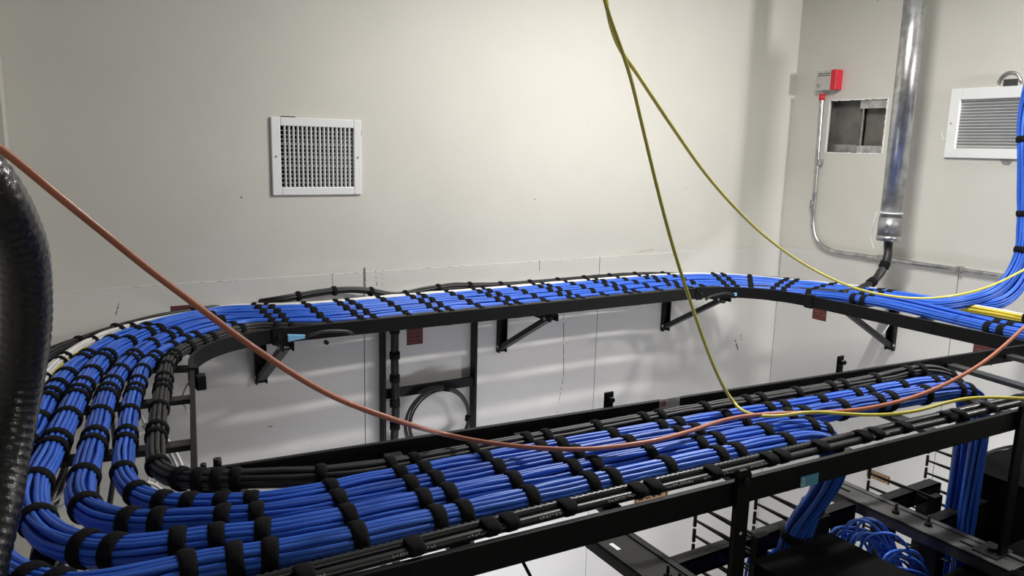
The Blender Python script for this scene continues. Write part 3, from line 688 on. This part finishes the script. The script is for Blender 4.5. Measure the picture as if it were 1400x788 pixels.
# ------------------------------------------------------------------ loose fibre cables
def cable(name, label, pts, r, m, step=.02, cat='cable', n=10, smooth=3, group=None):
    p = spline(pts, step, smooth); o = MB().tube(p, r, n).build(name, M[m]); tag(o, label, cat, group); return o
zo = -.565
op = [onY(-30, 182, .95), onY(0, 200, .96), onY(60, 252, .97), onY(150, 325, .99), onY(205, 370, 1.01), onY(260, 411, 1.03), onY(330, 464, 1.06), onY(400, 511, 1.08), onY(450, 540, 1.10), onY(500, 561, 1.12), onY(560, 581, 1.13)]
op += [onZ(600, 592, -.572), onZ(650, 603, -.570), onZ(700, 610, zo), onZ(750, 614, zo), onZ(800, 615, zo), onZ(850, 610, zo), onZ(900, 602, zo), onZ(950, 588, zo), onZ(985, 576, zo), onZ(1020, 569, zo), onZ(1060, 566, zo), onZ(1110, 564.5, zo), onZ(1160, 562, zo)]
op += [onZ(1200, 556, -.56), onZ(1250, 543, -.55), onZ(1300, 522, -.525), onZ(1350, 492, -.485), onZ(1400, 448, -.42), onZ(1440, 405, -.36)]
cable('orange_cable', 'long orange fibre cable sagging across the whole room', op, .0046, 'orange_fiber')
yp = [onY(822, -20, 1.25), onY(828, 8, 1.25), onY(845, 55, 1.25), onY(862, 105, 1.25), onY(880, 180, 1.25), onY(898, 255, 1.25), onY(915, 320, 1.25), onY(930, 370, 1.25), onY(948, 425, 1.25), onY(968, 482, 1.24), onY(988, 528, 1.22), onY(1004, 552, 1.21)]
yp += [onZ(1018, 564, -.572), onZ(1040, 570, -.566), onZ(1070, 569, -.564), onZ(1110, 563, -.556), onZ(1150, 566, -.562), onZ(1200, 568, -.558), onZ(1250, 563, -.553), onZ(1290, 552, -.55), onZ(1330, 544, -.545), onZ(1400, 545, -.545), onZ(1450, 548, -.545)]
cable('yellow_cable', 'yellow fibre cable dropping from above onto the front blue bundles', yp, .0038, 'yellow_fiber')
y2 = [onY(826, -20, 1.27), onY(829, 8, 1.27), onY(836, 40, 1.28), onY(848, 70, 1.29), onY(865, 92, 1.30), onY(890, 130, 1.32), onY(920, 175, 1.36), onY(960, 232, 1.42), onY(1000, 279, 1.48), onY(1040, 318, 1.54), onY(1080, 349, 1.6), onY(1120, 373, 1.64), onY(1160, 391, 1.66), onY(1200, 402, 1.66), onY(1250, 408, 1.64), onY(1300, 405, 1.6), onY(1350, 393, 1.54), onY(1400, 369, 1.48), onY(1440, 345, 1.45)]
cable('yellow_cable', 'yellow fibre cable looping from above toward the right wall', y2, .0042, 'yellow_fiber')

# ------------------------------------------------------------------ big corrugated conduit on the left
bp_ = [onY(-110, 180, 1.15), onY(-60, 205, 1.16), onY(-22, 240, 1.17), onY(2, 275, 1.18), onY(19, 310, 1.2), onY(31, 345, 1.22), onY(36, 400, 1.24), onY(35, 455, 1.25), onY(27, 515, 1.26), onY(16, 575, 1.25), onY(3, 640, 1.22), onY(-8, 700, 1.18), onY(-25, 770, 1.14), onY(-40, 840, 1.1)]
bpt = spline(bp_, .0045, 8)
big = thing('flexible_conduit', 'fat glossy black ribbed hose at the far left edge', 'hose', bpt[0])
M['hose'] = mat('glossy_black_sheath', (.012, .012, .013), .28, noise=(60, .3), bump=(90, 1.0), coat=.4)
MB().tube(bpt, .031, 28, rf=lambda i: .0322 if i % 3 else .0309).build('sheath', M['hose'], big)

# ------------------------------------------------------------------ vertical ladder, riser cable and coil on the back wall
vl = thing('vertical_ladder', 'black vertical cable ladder fixed to the back wall', 'cable ladder', (1.37, 2.96, .1))
for x in (1.157, 1.592): MB().box((x - .006, 2.945, 0), (x + .006, 2.99, H - .64)).build('stringer', M['frame'], vl, bevel=.001)
for k in range(8):
    z = H - 1.046 - .305 * (k - 1)
    if z < H - .66: MB().box((1.163, 2.955, z - .02), (1.586, 2.975, z + .02)).build('rung', M['frame'], vl, bevel=.001)
rc = thing('riser_cable', 'black taped cable running down the vertical wall ladder', 'cable', (1.195, 2.93, H - .6))
rp = spline([Vector((1.27, 2.9, H - .63)), Vector((1.205, 2.925, H - .70)), Vector((1.194, 2.928, H - .85)), Vector((1.198, 2.928, H - 1.1)), Vector((1.192, 2.93, H - 1.3)), Vector((1.20, 2.93, H - 1.7)), Vector((1.195, 2.93, .4))], .03)
for k in range(3): MB().tube([p + Vector((.010 * math.cos(k * 2.1), .010 * math.sin(k * 2.1), 0)) for p in rp], .0085, 8).build('strand', M['black_cable'], rc)
for z in (H - .76, H - .87, H - .97, H - 1.08, H - 1.18, H - 1.3, H - 1.6): MB().cyl((1.195, 2.928, z - .015), (1.195, 2.928, z + .015), .022, 14).build('tape_wrap', M['velcro'], rc)
cl = thing('cable_coil', 'coil of black cable hung on the vertical wall ladder', 'cable coil', (1.39, 2.93, H - 1.2))
for k in range(4):
    rr = .157 - .006 * k; pts_ = [Vector((1.395 + .003 * k + rr * math.cos(a), 2.925 + .004 * math.sin(k * 2 + a * 2), H - 1.19 + rr * .98 * math.sin(a))) for a in [2 * PI * j / 40 for j in range(41)]]
    MB().tube(pts_, .0042, 8, caps=False).build('turn', M['black_cable'], cl)
for a in (1.3, 6.2, 3.6): c = Vector((1.398 + .146 * math.cos(a), 2.925, H - 1.19 + .146 * math.sin(a))); MB().cyl(c - Vector((0.012 * -math.sin(a), 0, .012 * math.cos(a))), c + Vector((.012 * -math.sin(a), 0, .012 * math.cos(a))), .013, 12).build('tie', M['velcro'], cl)

# ------------------------------------------------------------------ stickers
# blue sticker on the near stringer
c = onY(1106, 657, ny(1.28) - RW / 2 - .0006)
st = thing('blue_sticker', 'small blue sticker with a G mark on the front ladder', 'sticker', c)
MB().bar(c - Vector((.026, 0, 0)), c + Vector((.026, -.002, 0)), .0008, .024).build('film', M['sticker'], st)
MB().bar(c - Vector((.022, .0006, 0)), c - Vector((.008, .0006, 0)), .0006, .018).build('pale_square', M['sticker_w'], st)
text_mesh('letter', 'G', .016, M['sticker'], Matrix.Translation(c + Vector((-.015, -.0012, 0))) @ Matrix.Rotation(PI / 2, 4, 'X'), st)
for k in range(4): MB().bar(c + Vector((.0, -.0009, .008 - .005 * k)), c + Vector((.02, -.0016, .008 - .005 * k)), .0004, .0008).build('fine_print', M['sticker_w'], st)
# caution label on the far stringer
x_ = 1.30; c = onY(915.5, 551.0, fy(x_) - RW / 2 - .0006); x_ = c.x
c = Vector((x_, fy(x_) - RW / 2 - .0006, c.z))
st = thing('caution_label', 'white caution label with a red round symbol on the front ladder', 'label', c)
sl = Vector((1, -.074, 0)).normalized()
MB().bar(c - sl * .031, c + sl * .031, .0008, .025).build('paper', M['white'], st)
fo = Vector((0, -.0007, 0)); c2 = c - sl * .02 + fo
MB().tube([c2 + (sl * math.cos(a) + Vector((0, 0, math.sin(a)))) * .0085 for a in [2 * PI * k / 20 for k in range(21)]], .0011, 6, caps=False).build('red_ring', M['label_red'], st)
for s_ in (-1, 1): MB().bar(c2 + sl * .0028 * s_ + Vector((0, 0, -.005)), c2 + sl * .0028 * s_ + Vector((0, 0, .005)), .0008, .0032, (1, 0, 0)).build('foot_symbol', M['ink'], st)
rnd = random.Random(2)
for k in range(5):
    z = .009 - k * .0042; MB().bar(c - sl * .009 + fo + Vector((0, 0, z)), c + sl * (.028 - rnd.uniform(0, .008)) + fo + Vector((0, 0, z)), .0004, .0014).build('fine_print', M['galv2'], st)

# ------------------------------------------------------------------ posts, channels and racks under the front ladder
ZR = H - 1.0                                      # top of the racks
def post(x, zbot, label, w=.032):
    y = ny(x) - RW / 2 - .006
    t = thing('support_post', label, 'support post', (x, y, zbot), 'ladder support posts')
    prof = [(x - w / 2, zbot), (x + w / 2, zbot), (x + w / 2, ZN + .014), (x + w * .3, ZN + .024), (x - w * .3, ZN + .024), (x - w / 2, ZN + .014)]
    n = len(prof); vs = [(a, y - .006, b) for a, b in prof] + [(a, y + .004, b) for a, b in prof]
    MB().add(vs, [tuple(range(n)), tuple(range(2 * n - 1, n - 1, -1))] + [(i, i + n, (i + 1) % n + n, (i + 1) % n)[::-1] for i in range(n)]).build('bar', M['frame'], t, bevel=.0015)
    for z in (ZN + .004,): MB().cyl((x, y - .014, z), (x, y - .004, z), .008, 6).build('bolt', M['frame2'], t)
    return t
p1 = post(1.088, H - 1.25, 'black support post nearer the camera, by the printed conduits')
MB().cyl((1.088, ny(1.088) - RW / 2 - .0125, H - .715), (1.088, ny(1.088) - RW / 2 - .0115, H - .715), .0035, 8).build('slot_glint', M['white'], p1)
post(2.035, ZR, 'black support post standing on the grey slotted channel')

def channel(x0, x1, y0, y1, z, label, m, slots):
    t = thing('rack_channel', label, 'steel channel', ((x0 + x1) / 2, y0, z))
    MB().box((x0, y0, z - .004), (x1, y1, z)).box((x0, y0, z - .03), (x0 + .004, y1, z + .004)).box((x1 - .004, y0, z - .03), (x1, y1, z + .004)).box((x0, y0, z), (x0 + .02, y1, z + .004)).box((x1 - .02, y0, z), (x1, y1, z + .004)).build('section', M[m], t, bevel=.001)
    for (sx, sy, mm) in slots: MB().box((sx - .006, sy - .018, z), (sx + .006, sy + .018, z + .0008)).build('slot', M[mm], t, bevel=.002)
    return t
ch2 = channel(1.965, 2.065, .86, 1.43, ZR, 'grey slotted steel channel under the right end of the front ladder', 'channel', [(2.012, .99, 'void'), (2.015, 1.36, 'void')])
for (x, y) in ((2.01, 1.19), (2.02, 1.10)): MB().cyl((x, y, ZR), (x, y, ZR + .03), .004, 8).cyl((x, y, ZR), (x, y, ZR + .01), .011, 6).build('bolt', M['frame2'], ch2)
MB().cyl((2.03, .935, ZR), (2.03, .935, ZR + .014), .012, 6).box((1.99, .905, ZR + .001), (2.075, .965, ZR + .005)).build('bolt', M['frame2'], ch2)
ch1 = channel(1.145, 1.265, .85, 1.5, ZR, 'wide black steel channel under the middle of the front ladder', 'frame2', [(1.18, 1.42, 'white'), (1.21, 1.0, 'void')])
for y in (1.25, 1.21): MB().cyl((1.205, y, ZR), (1.205, y, ZR + .03), .004, 8).cyl((1.205, y, ZR), (1.205, y, ZR + .008), .01, 6).build('bolt', M['frame2'], ch1)

def rack(x0, x1, y, label, ys2=None):
    t = thing('equipment_rack', label, 'rack', (x0, y, 0), 'open frame racks')
    MB().box((x0, y - .02, ZR - .05), (x1, y + .02, ZR - .042)).box((x0, y - .02, ZR - .05), (x1, y - .014, ZR - .004)).box((x0, y - .02, ZR - .008), (x1, y + .02, ZR - .004)).build('top_angle', M['frame2'], t)
    for x in (x0, x1 - .04): MB().box((x, y - .03, 0), (x + .04, y + .03, ZR - .05)).build('upright', M['frame'], t, bevel=.002)
    if ys2:
        MB().box((x0, ys2 - .02, ZR - .05), (x1, ys2 - .014, ZR - .004)).box((x0, ys2 - .02, ZR - .008), (x1, ys2 + .02, ZR - .004)).build('top_angle', M['frame2'], t)
        for x in (x0, x1 - .04): MB().box((x, ys2 - .03, 0), (x + .04, ys2 + .03, ZR - .05)).build('upright', M['frame'], t, bevel=.002)
    return t
rack(1.27, 1.96, 1.30, 'open black rack frame between the two steel channels')
rack(2.07, 2.34, 1.27, 'black rack frame to the right of the grey slotted channel', 1.12)

def cabinet(x0, y0, x1, y1, ztop, label, lip=.01):
    t = thing('equipment_cabinet', label, 'cabinet', (x0, y0, 0), 'black equipment cabinets')
    MB().box((x0, y0, 0), (x1, y1, ztop)).build('body', M['void'], t, bevel=.003)
    MB().box((x0 - .004, y0 - .004, ztop), (x1 + .004, y1 + .004, ztop + .004)).build('top_panel', M['void'], t)
    MB().box((x0, y0 - .006, ztop - .05), (x1, y0 - .004, ztop - .02)).build('trim', M['frame'], t)
    return t
cabinet(1.33, .45, 1.60, 1.105, H - .925, 'black cabinet below the dropping blue bundles on the middle rack')
cabinet(1.80, .3, 2.32, .97, H - 1.05, 'black cabinet beneath the grey slotted channel')
cabinet(2.35, .6, 2.95, 1.20, H - .93, 'large black cabinet at the lower right, behind the support post')
cabinet(.53, .985, .66, 1.05, H - .78, 'narrow black cabinet below the front ladder near the bottom edge')

c = onZ(1292, 766, -1.0458)
pl_ = thing('equipment_label', 'small pale label on the black cabinet below the grey slotted channel', 'label', c)
MB().box((c.x - .008, c.y - .014, H - 1.046), (c.x + .008, c.y + .014, H - 1.0452)).build('paper', M['frame2'], pl_)
text_mesh('letter', 'M', .02, M['print'], Matrix.Translation((c.x, c.y, H - 1.0448)) @ Matrix.Rotation(PI / 2, 4, 'Z'), pl_)
# vertical cable managers with fingers
def manager(x, ytip, zs, label, ylen=.2):
    t = thing('cable_manager', label, 'cable manager', (x, ytip, 0), 'vertical finger cable managers')
    MB().box((x - .01, ytip - ylen - .02, 0), (x + .03, ytip - ylen, max(zs) + .01)).build('spine', M['frame'], t)
    for z in zs:
        MB().bar((x, ytip, z), (x + .012, ytip - ylen, z), .006, .006).bar((x, ytip, z), (x + .012, ytip - ylen, z - .012), .006, .004).box((x - .004, ytip - .003, z - .019), (x + .004, ytip + .004, z + .019)).build('finger', M['frame2'], t, bevel=.001)
    return t
fz = lambda top, n: [top - .0445 * k for k in range(n)]
manager(1.437, 1.40, fz(H - .935, 9), 'black finger manager left of the nearer support post')
manager(1.672, 1.40, fz(H - .94, 9), 'black finger manager right of the nearer support post')
manager(2.195, 1.40, fz(H - 1.0, 7), 'black finger manager just behind the grey slotted channel')
manager(2.515, 1.40, fz(H - .975, 7), 'black finger manager behind the far blue drop')
manager(2.36, .95, fz(H - .955, 7), 'black finger manager at the lower right corner')

# thin rod and stub below the front ladder
c0 = onY(713, 765, .99)
tag(MB().tube([c0, c0 + Vector((.02, -.02, -.05)), c0 + Vector((.05, -.05, -.2))], .003, 8).build('thin_rod', M['frame']), 'thin black rod under the front ladder by the narrow cabinet', 'rod')
for (px_, y_, lb) in ((527, 1.45, 'left'), (545, 1.45, 'right')): pass

# ------------------------------------------------------------------ blue patch cables spilling behind the racks
rnd = random.Random(21)
def spill(cx, cy, cz, n, spread, label, drop=.5, rise=.05):
    for k in range(n):
        a = Vector((cx + rnd.uniform(-spread, spread), cy + rnd.uniform(-.03, .03), cz - drop))
        b = a + Vector((rnd.uniform(-.01, .02), rnd.uniform(-.01, .01), drop - .06 + rnd.uniform(-.01, .02)))
        c = b + Vector((.05 + rnd.uniform(-.015, .02), rnd.uniform(-.02, .02), .05 + rnd.uniform(-rise, rise) * .5)); d = c + Vector((.07, rnd.uniform(-.04, 0), -.03 + rnd.uniform(-.02, .01))); e = d + Vector((.05, -.03, -.15)); f = e + Vector((.01, -.02, -.3))
        cable('patch_cable', label, [a, b, c, d, e, f], .0042, 'blue3' if k % 3 else 'blue', .02, 'patch cable', 7, 1, group=label)
c = onY(1034, 740, 1.36); spill(c.x - .01, 1.33, c.z + .0, 12, .035, 'blue patch cable spilling behind the nearer support post')
c = onY(1000, 775, 1.34); spill(c.x - .09, 1.22, c.z - .0, 6, .03, 'blue patch cable at the bottom edge under the printed conduits')
c = onY(1175, 725, 1.15); spill(c.x - .04, 1.16, c.z - .01, 12, .035, 'blue patch cable arching out under the grey slotted channel')
c = onY(1215, 755, 1.1); spill(c.x - .04, 1.10, c.z - .02, 8, .04, 'blue patch cable hanging below the grey slotted channel')

# ------------------------------------------------------------------ white and black cables under the left loop
rnd = random.Random(9)
whites = [
    [(28, 600), (60, 640), (120, 610), (170, 540), (200, 585), (215, 640), (205, 720)],
    [(199, 580), (226, 598), (245, 628), (256, 660), (258, 700)],
    [(195, 583), (220, 602), (238, 631), (247, 660), (246, 706)],
    [(183, 670), (200, 658), (222, 668), (232, 690), (230, 720)],
    [(188, 676), (204, 662), (216, 672), (224, 690), (220, 730)],
    [(10, 700), (50, 698), (90, 670), (120, 610), (150, 560), (160, 620), (150, 700)],
    [(15, 712), (60, 706), (100, 680), (128, 630), (140, 580), (136, 540)],
    [(60, 730), (66, 760), (64, 790), (62, 820)],
    [(84, 725), (92, 760), (94, 790), (92, 820)],
    [(75, 690), (80, 730), (88, 770), (100, 810)],
    [(98, 720), (108, 745), (118, 780), (120, 820)],
    [(170, 640), (185, 600), (200, 590), (208, 620), (200, 680)],
    [(0, 618), (30, 650), (22, 700), (14, 760), (14, 820)],
]
for k, l in enumerate(whites):
    y0 = 1.35 + .03 * (k % 5); pts_ = []
    for j, (a, b) in enumerate(l):
        p = onZ(a, b, -.72 - .02 * j - .012 * (k % 4)); pts_.append(p)
    cable('white_cable', 'white patch cable tangled underneath the left cable loop', pts_, .0042, 'white_cable', .02, 'patch cable', 7, 3, group='white cables under the left loop')
for k, l in enumerate([[(55, 560), (90, 610), (80, 680), (50, 740), (40, 800)], [(150, 560), (158, 620), (150, 690), (140, 760), (136, 810)], [(142, 600), (134, 650), (128, 720), (118, 790)], [(100, 590), (84, 650), (60, 700), (44, 780)], [(70, 600), (62, 680), (66, 740), (80, 810)]]):
    pts_ = [onZ(a, b, -.78 - .03 * j) for j, (a, b) in enumerate(l)]
    cable('black_cable', 'black cable hanging underneath the left cable loop', pts_, .0065, 'black_cable', .02, 'cable', 8, 3, group='black cables under the left loop')
rnd = random.Random(33)
for k in range(16):
    yy = 1.28 + rnd.uniform(0, .16); xa = rnd.choice((rnd.uniform(50, 84), rnd.uniform(100, 150), rnd.uniform(180, 205)))
    a, b = rnd.uniform(-14, 14), rnd.uniform(-10, 10)
    pts_ = [onY(xa + 45, 560, yy + .12), onY(xa + 22, 620, yy + .08), onY(xa + a, 680, yy + .02), onY(xa + b, 740, yy), onY(xa - a * .5, 800, yy), onY(xa, 900, yy)]
    for q in pts_: q.z = min(q.z, H - .69)
    cable('white_cable', 'white patch cable tangled underneath the left cable loop', pts_, .0038, 'white_cable', .02, 'patch cable', 7, 3, group='white cables under the left loop')
for k in range(6):
    yy = 1.3 + rnd.uniform(0, .15); xa = (62, 72, 128, 140, 148, 95)[k]
    pts_ = [onY(xa + 20, 590, yy + .1), onY(xa + 8, 640, yy + .05), onY(xa - 4, 700, yy), onY(xa + 2, 800, yy), onY(xa, 900, yy)]
    for q in pts_: q.z = min(q.z, H - .70)
    cable('black_cable', 'black cable hanging underneath the left cable loop', pts_, .0065, 'black_cable', .02, 'cable', 8, 3, group='black cables under the left loop')
# black bundle of cables dropping at the far left by the hose
for k in range(7):
    x = -.13 + .018 * (k % 4); y = 1.22 + .03 * (k // 4)
    cable('black_cable', 'black cable dropping beside the ribbed hose at the left edge', [Vector((x, y + .1, H - .66)), Vector((x + .01, y + .03, H - .72)), Vector((x, y, H - .85)), Vector((x + .01, y, H - 1.3)), Vector((x, y, H - 2))], .008, 'black_cable', .03, 'cable', 8, 1, group='black cables beside the hose')
# black cable loops at the right edge
for k in range(4):
    pts_ = [onY(1325, 640 + 4 * k, 1.5), onY(1345, 622 + 3 * k, 1.5), onY(1375, 612 + 5 * k, 1.45), onY(1410, 610 + 6 * k, 1.4), onY(1460, 625 + 6 * k, 1.35)]
    cable('black_cable', 'black cable curving behind the far support post at the right edge', pts_, .006, 'black_cable', .02, 'cable', 8, 2, group='black cables at the right edge')

# smaller pieces belong to the part they sit on
SUB = {'screw': ('frame', 'body', 'coupling'), 'printed_label': ('body',), 'printed_lines': ('print_field',), 'fine_print': ('film', 'paper'), 'letter': ('film',), 'pale_square': ('film',),
       'red_ring': ('paper',), 'foot_symbol': ('paper',), 'slot_glint': ('bar',), 'slot': ('section',), 'printed_marks': ('tube',), 'bolt': ('brace', 'bar', 'plate', 'section'), 'nut': ('plate', 'barrel'), 'tape_wrap': ('jacket',), 'tie_tail': ('band',)}
base = lambda o: o.name.split('.')[0]
for root in [o for o in bpy.data.objects if o.parent is None and o.type == 'EMPTY']:
    kids = list(root.children)
    for k in kids:
        for want in SUB.get(base(k), ()):
            hit = [p for p in kids if base(p) == want]
            if hit: k.parent = hit[0]; k.matrix_parent_inverse = Matrix(); break

# ------------------------------------------------------------------ lights
def area(name, loc, target, size, sy, power, color=(1, 1, 1)):
    l = bpy.data.lights.new(name, 'AREA'); l.shape = 'RECTANGLE'; l.size = size; l.size_y = sy; l.energy = power; l.color = color
    o = bpy.data.objects.new(name, l); col.objects.link(o); o.location = loc
    o.rotation_euler = (Vector(target) - Vector(loc)).to_track_quat('-Z', 'Y').to_euler(); return o
area('ceiling_strip_light', (2.0, 1.68, TOP - .12), (2.0, 1.9, 0), .9, .06, 47, (1, .985, .95))
area('ceiling_strip_light', (3.48, .6, H + .45), (3.15, 3.0, H + .25), .12, .12, 20, (1, .98, .94))
area('ceiling_strip_light', (1.6, -3.8, H + .65), (1.6, 3.0, H - .8), 1.2, .15, 15, (1, .98, .95))
area('low_fill_light', (1.6, 1.9, H - 2.0), (1.9, 3.0, H - 2.1), 1.4, .3, 15, (.88, .88, 1))  # unseen fill added to brighten the lower back wall
area('low_fill_light', (3.0, 1.3, H - 1.6), (3.6, 1.75, H - 1.0), .4, .3, 6, (.97, .98, 1))  # second added fill, out of view, for the low right wall
w = bpy.data.worlds.new('world'); bpy.context.scene.world = w; w.use_nodes = True
w.node_tree.nodes['Background'].inputs[0].default_value = (.6, .6, .58, 1); w.node_tree.nodes['Background'].inputs[1].default_value = .3
sc = bpy.context.scene
sc.view_settings.view_transform = 'Standard'; sc.view_settings.look = 'None'; sc.view_settings.exposure = .05
sc.cycles.use_denoising = True; sc.cycles.max_bounces = 6; sc.cycles.diffuse_bounces = 4
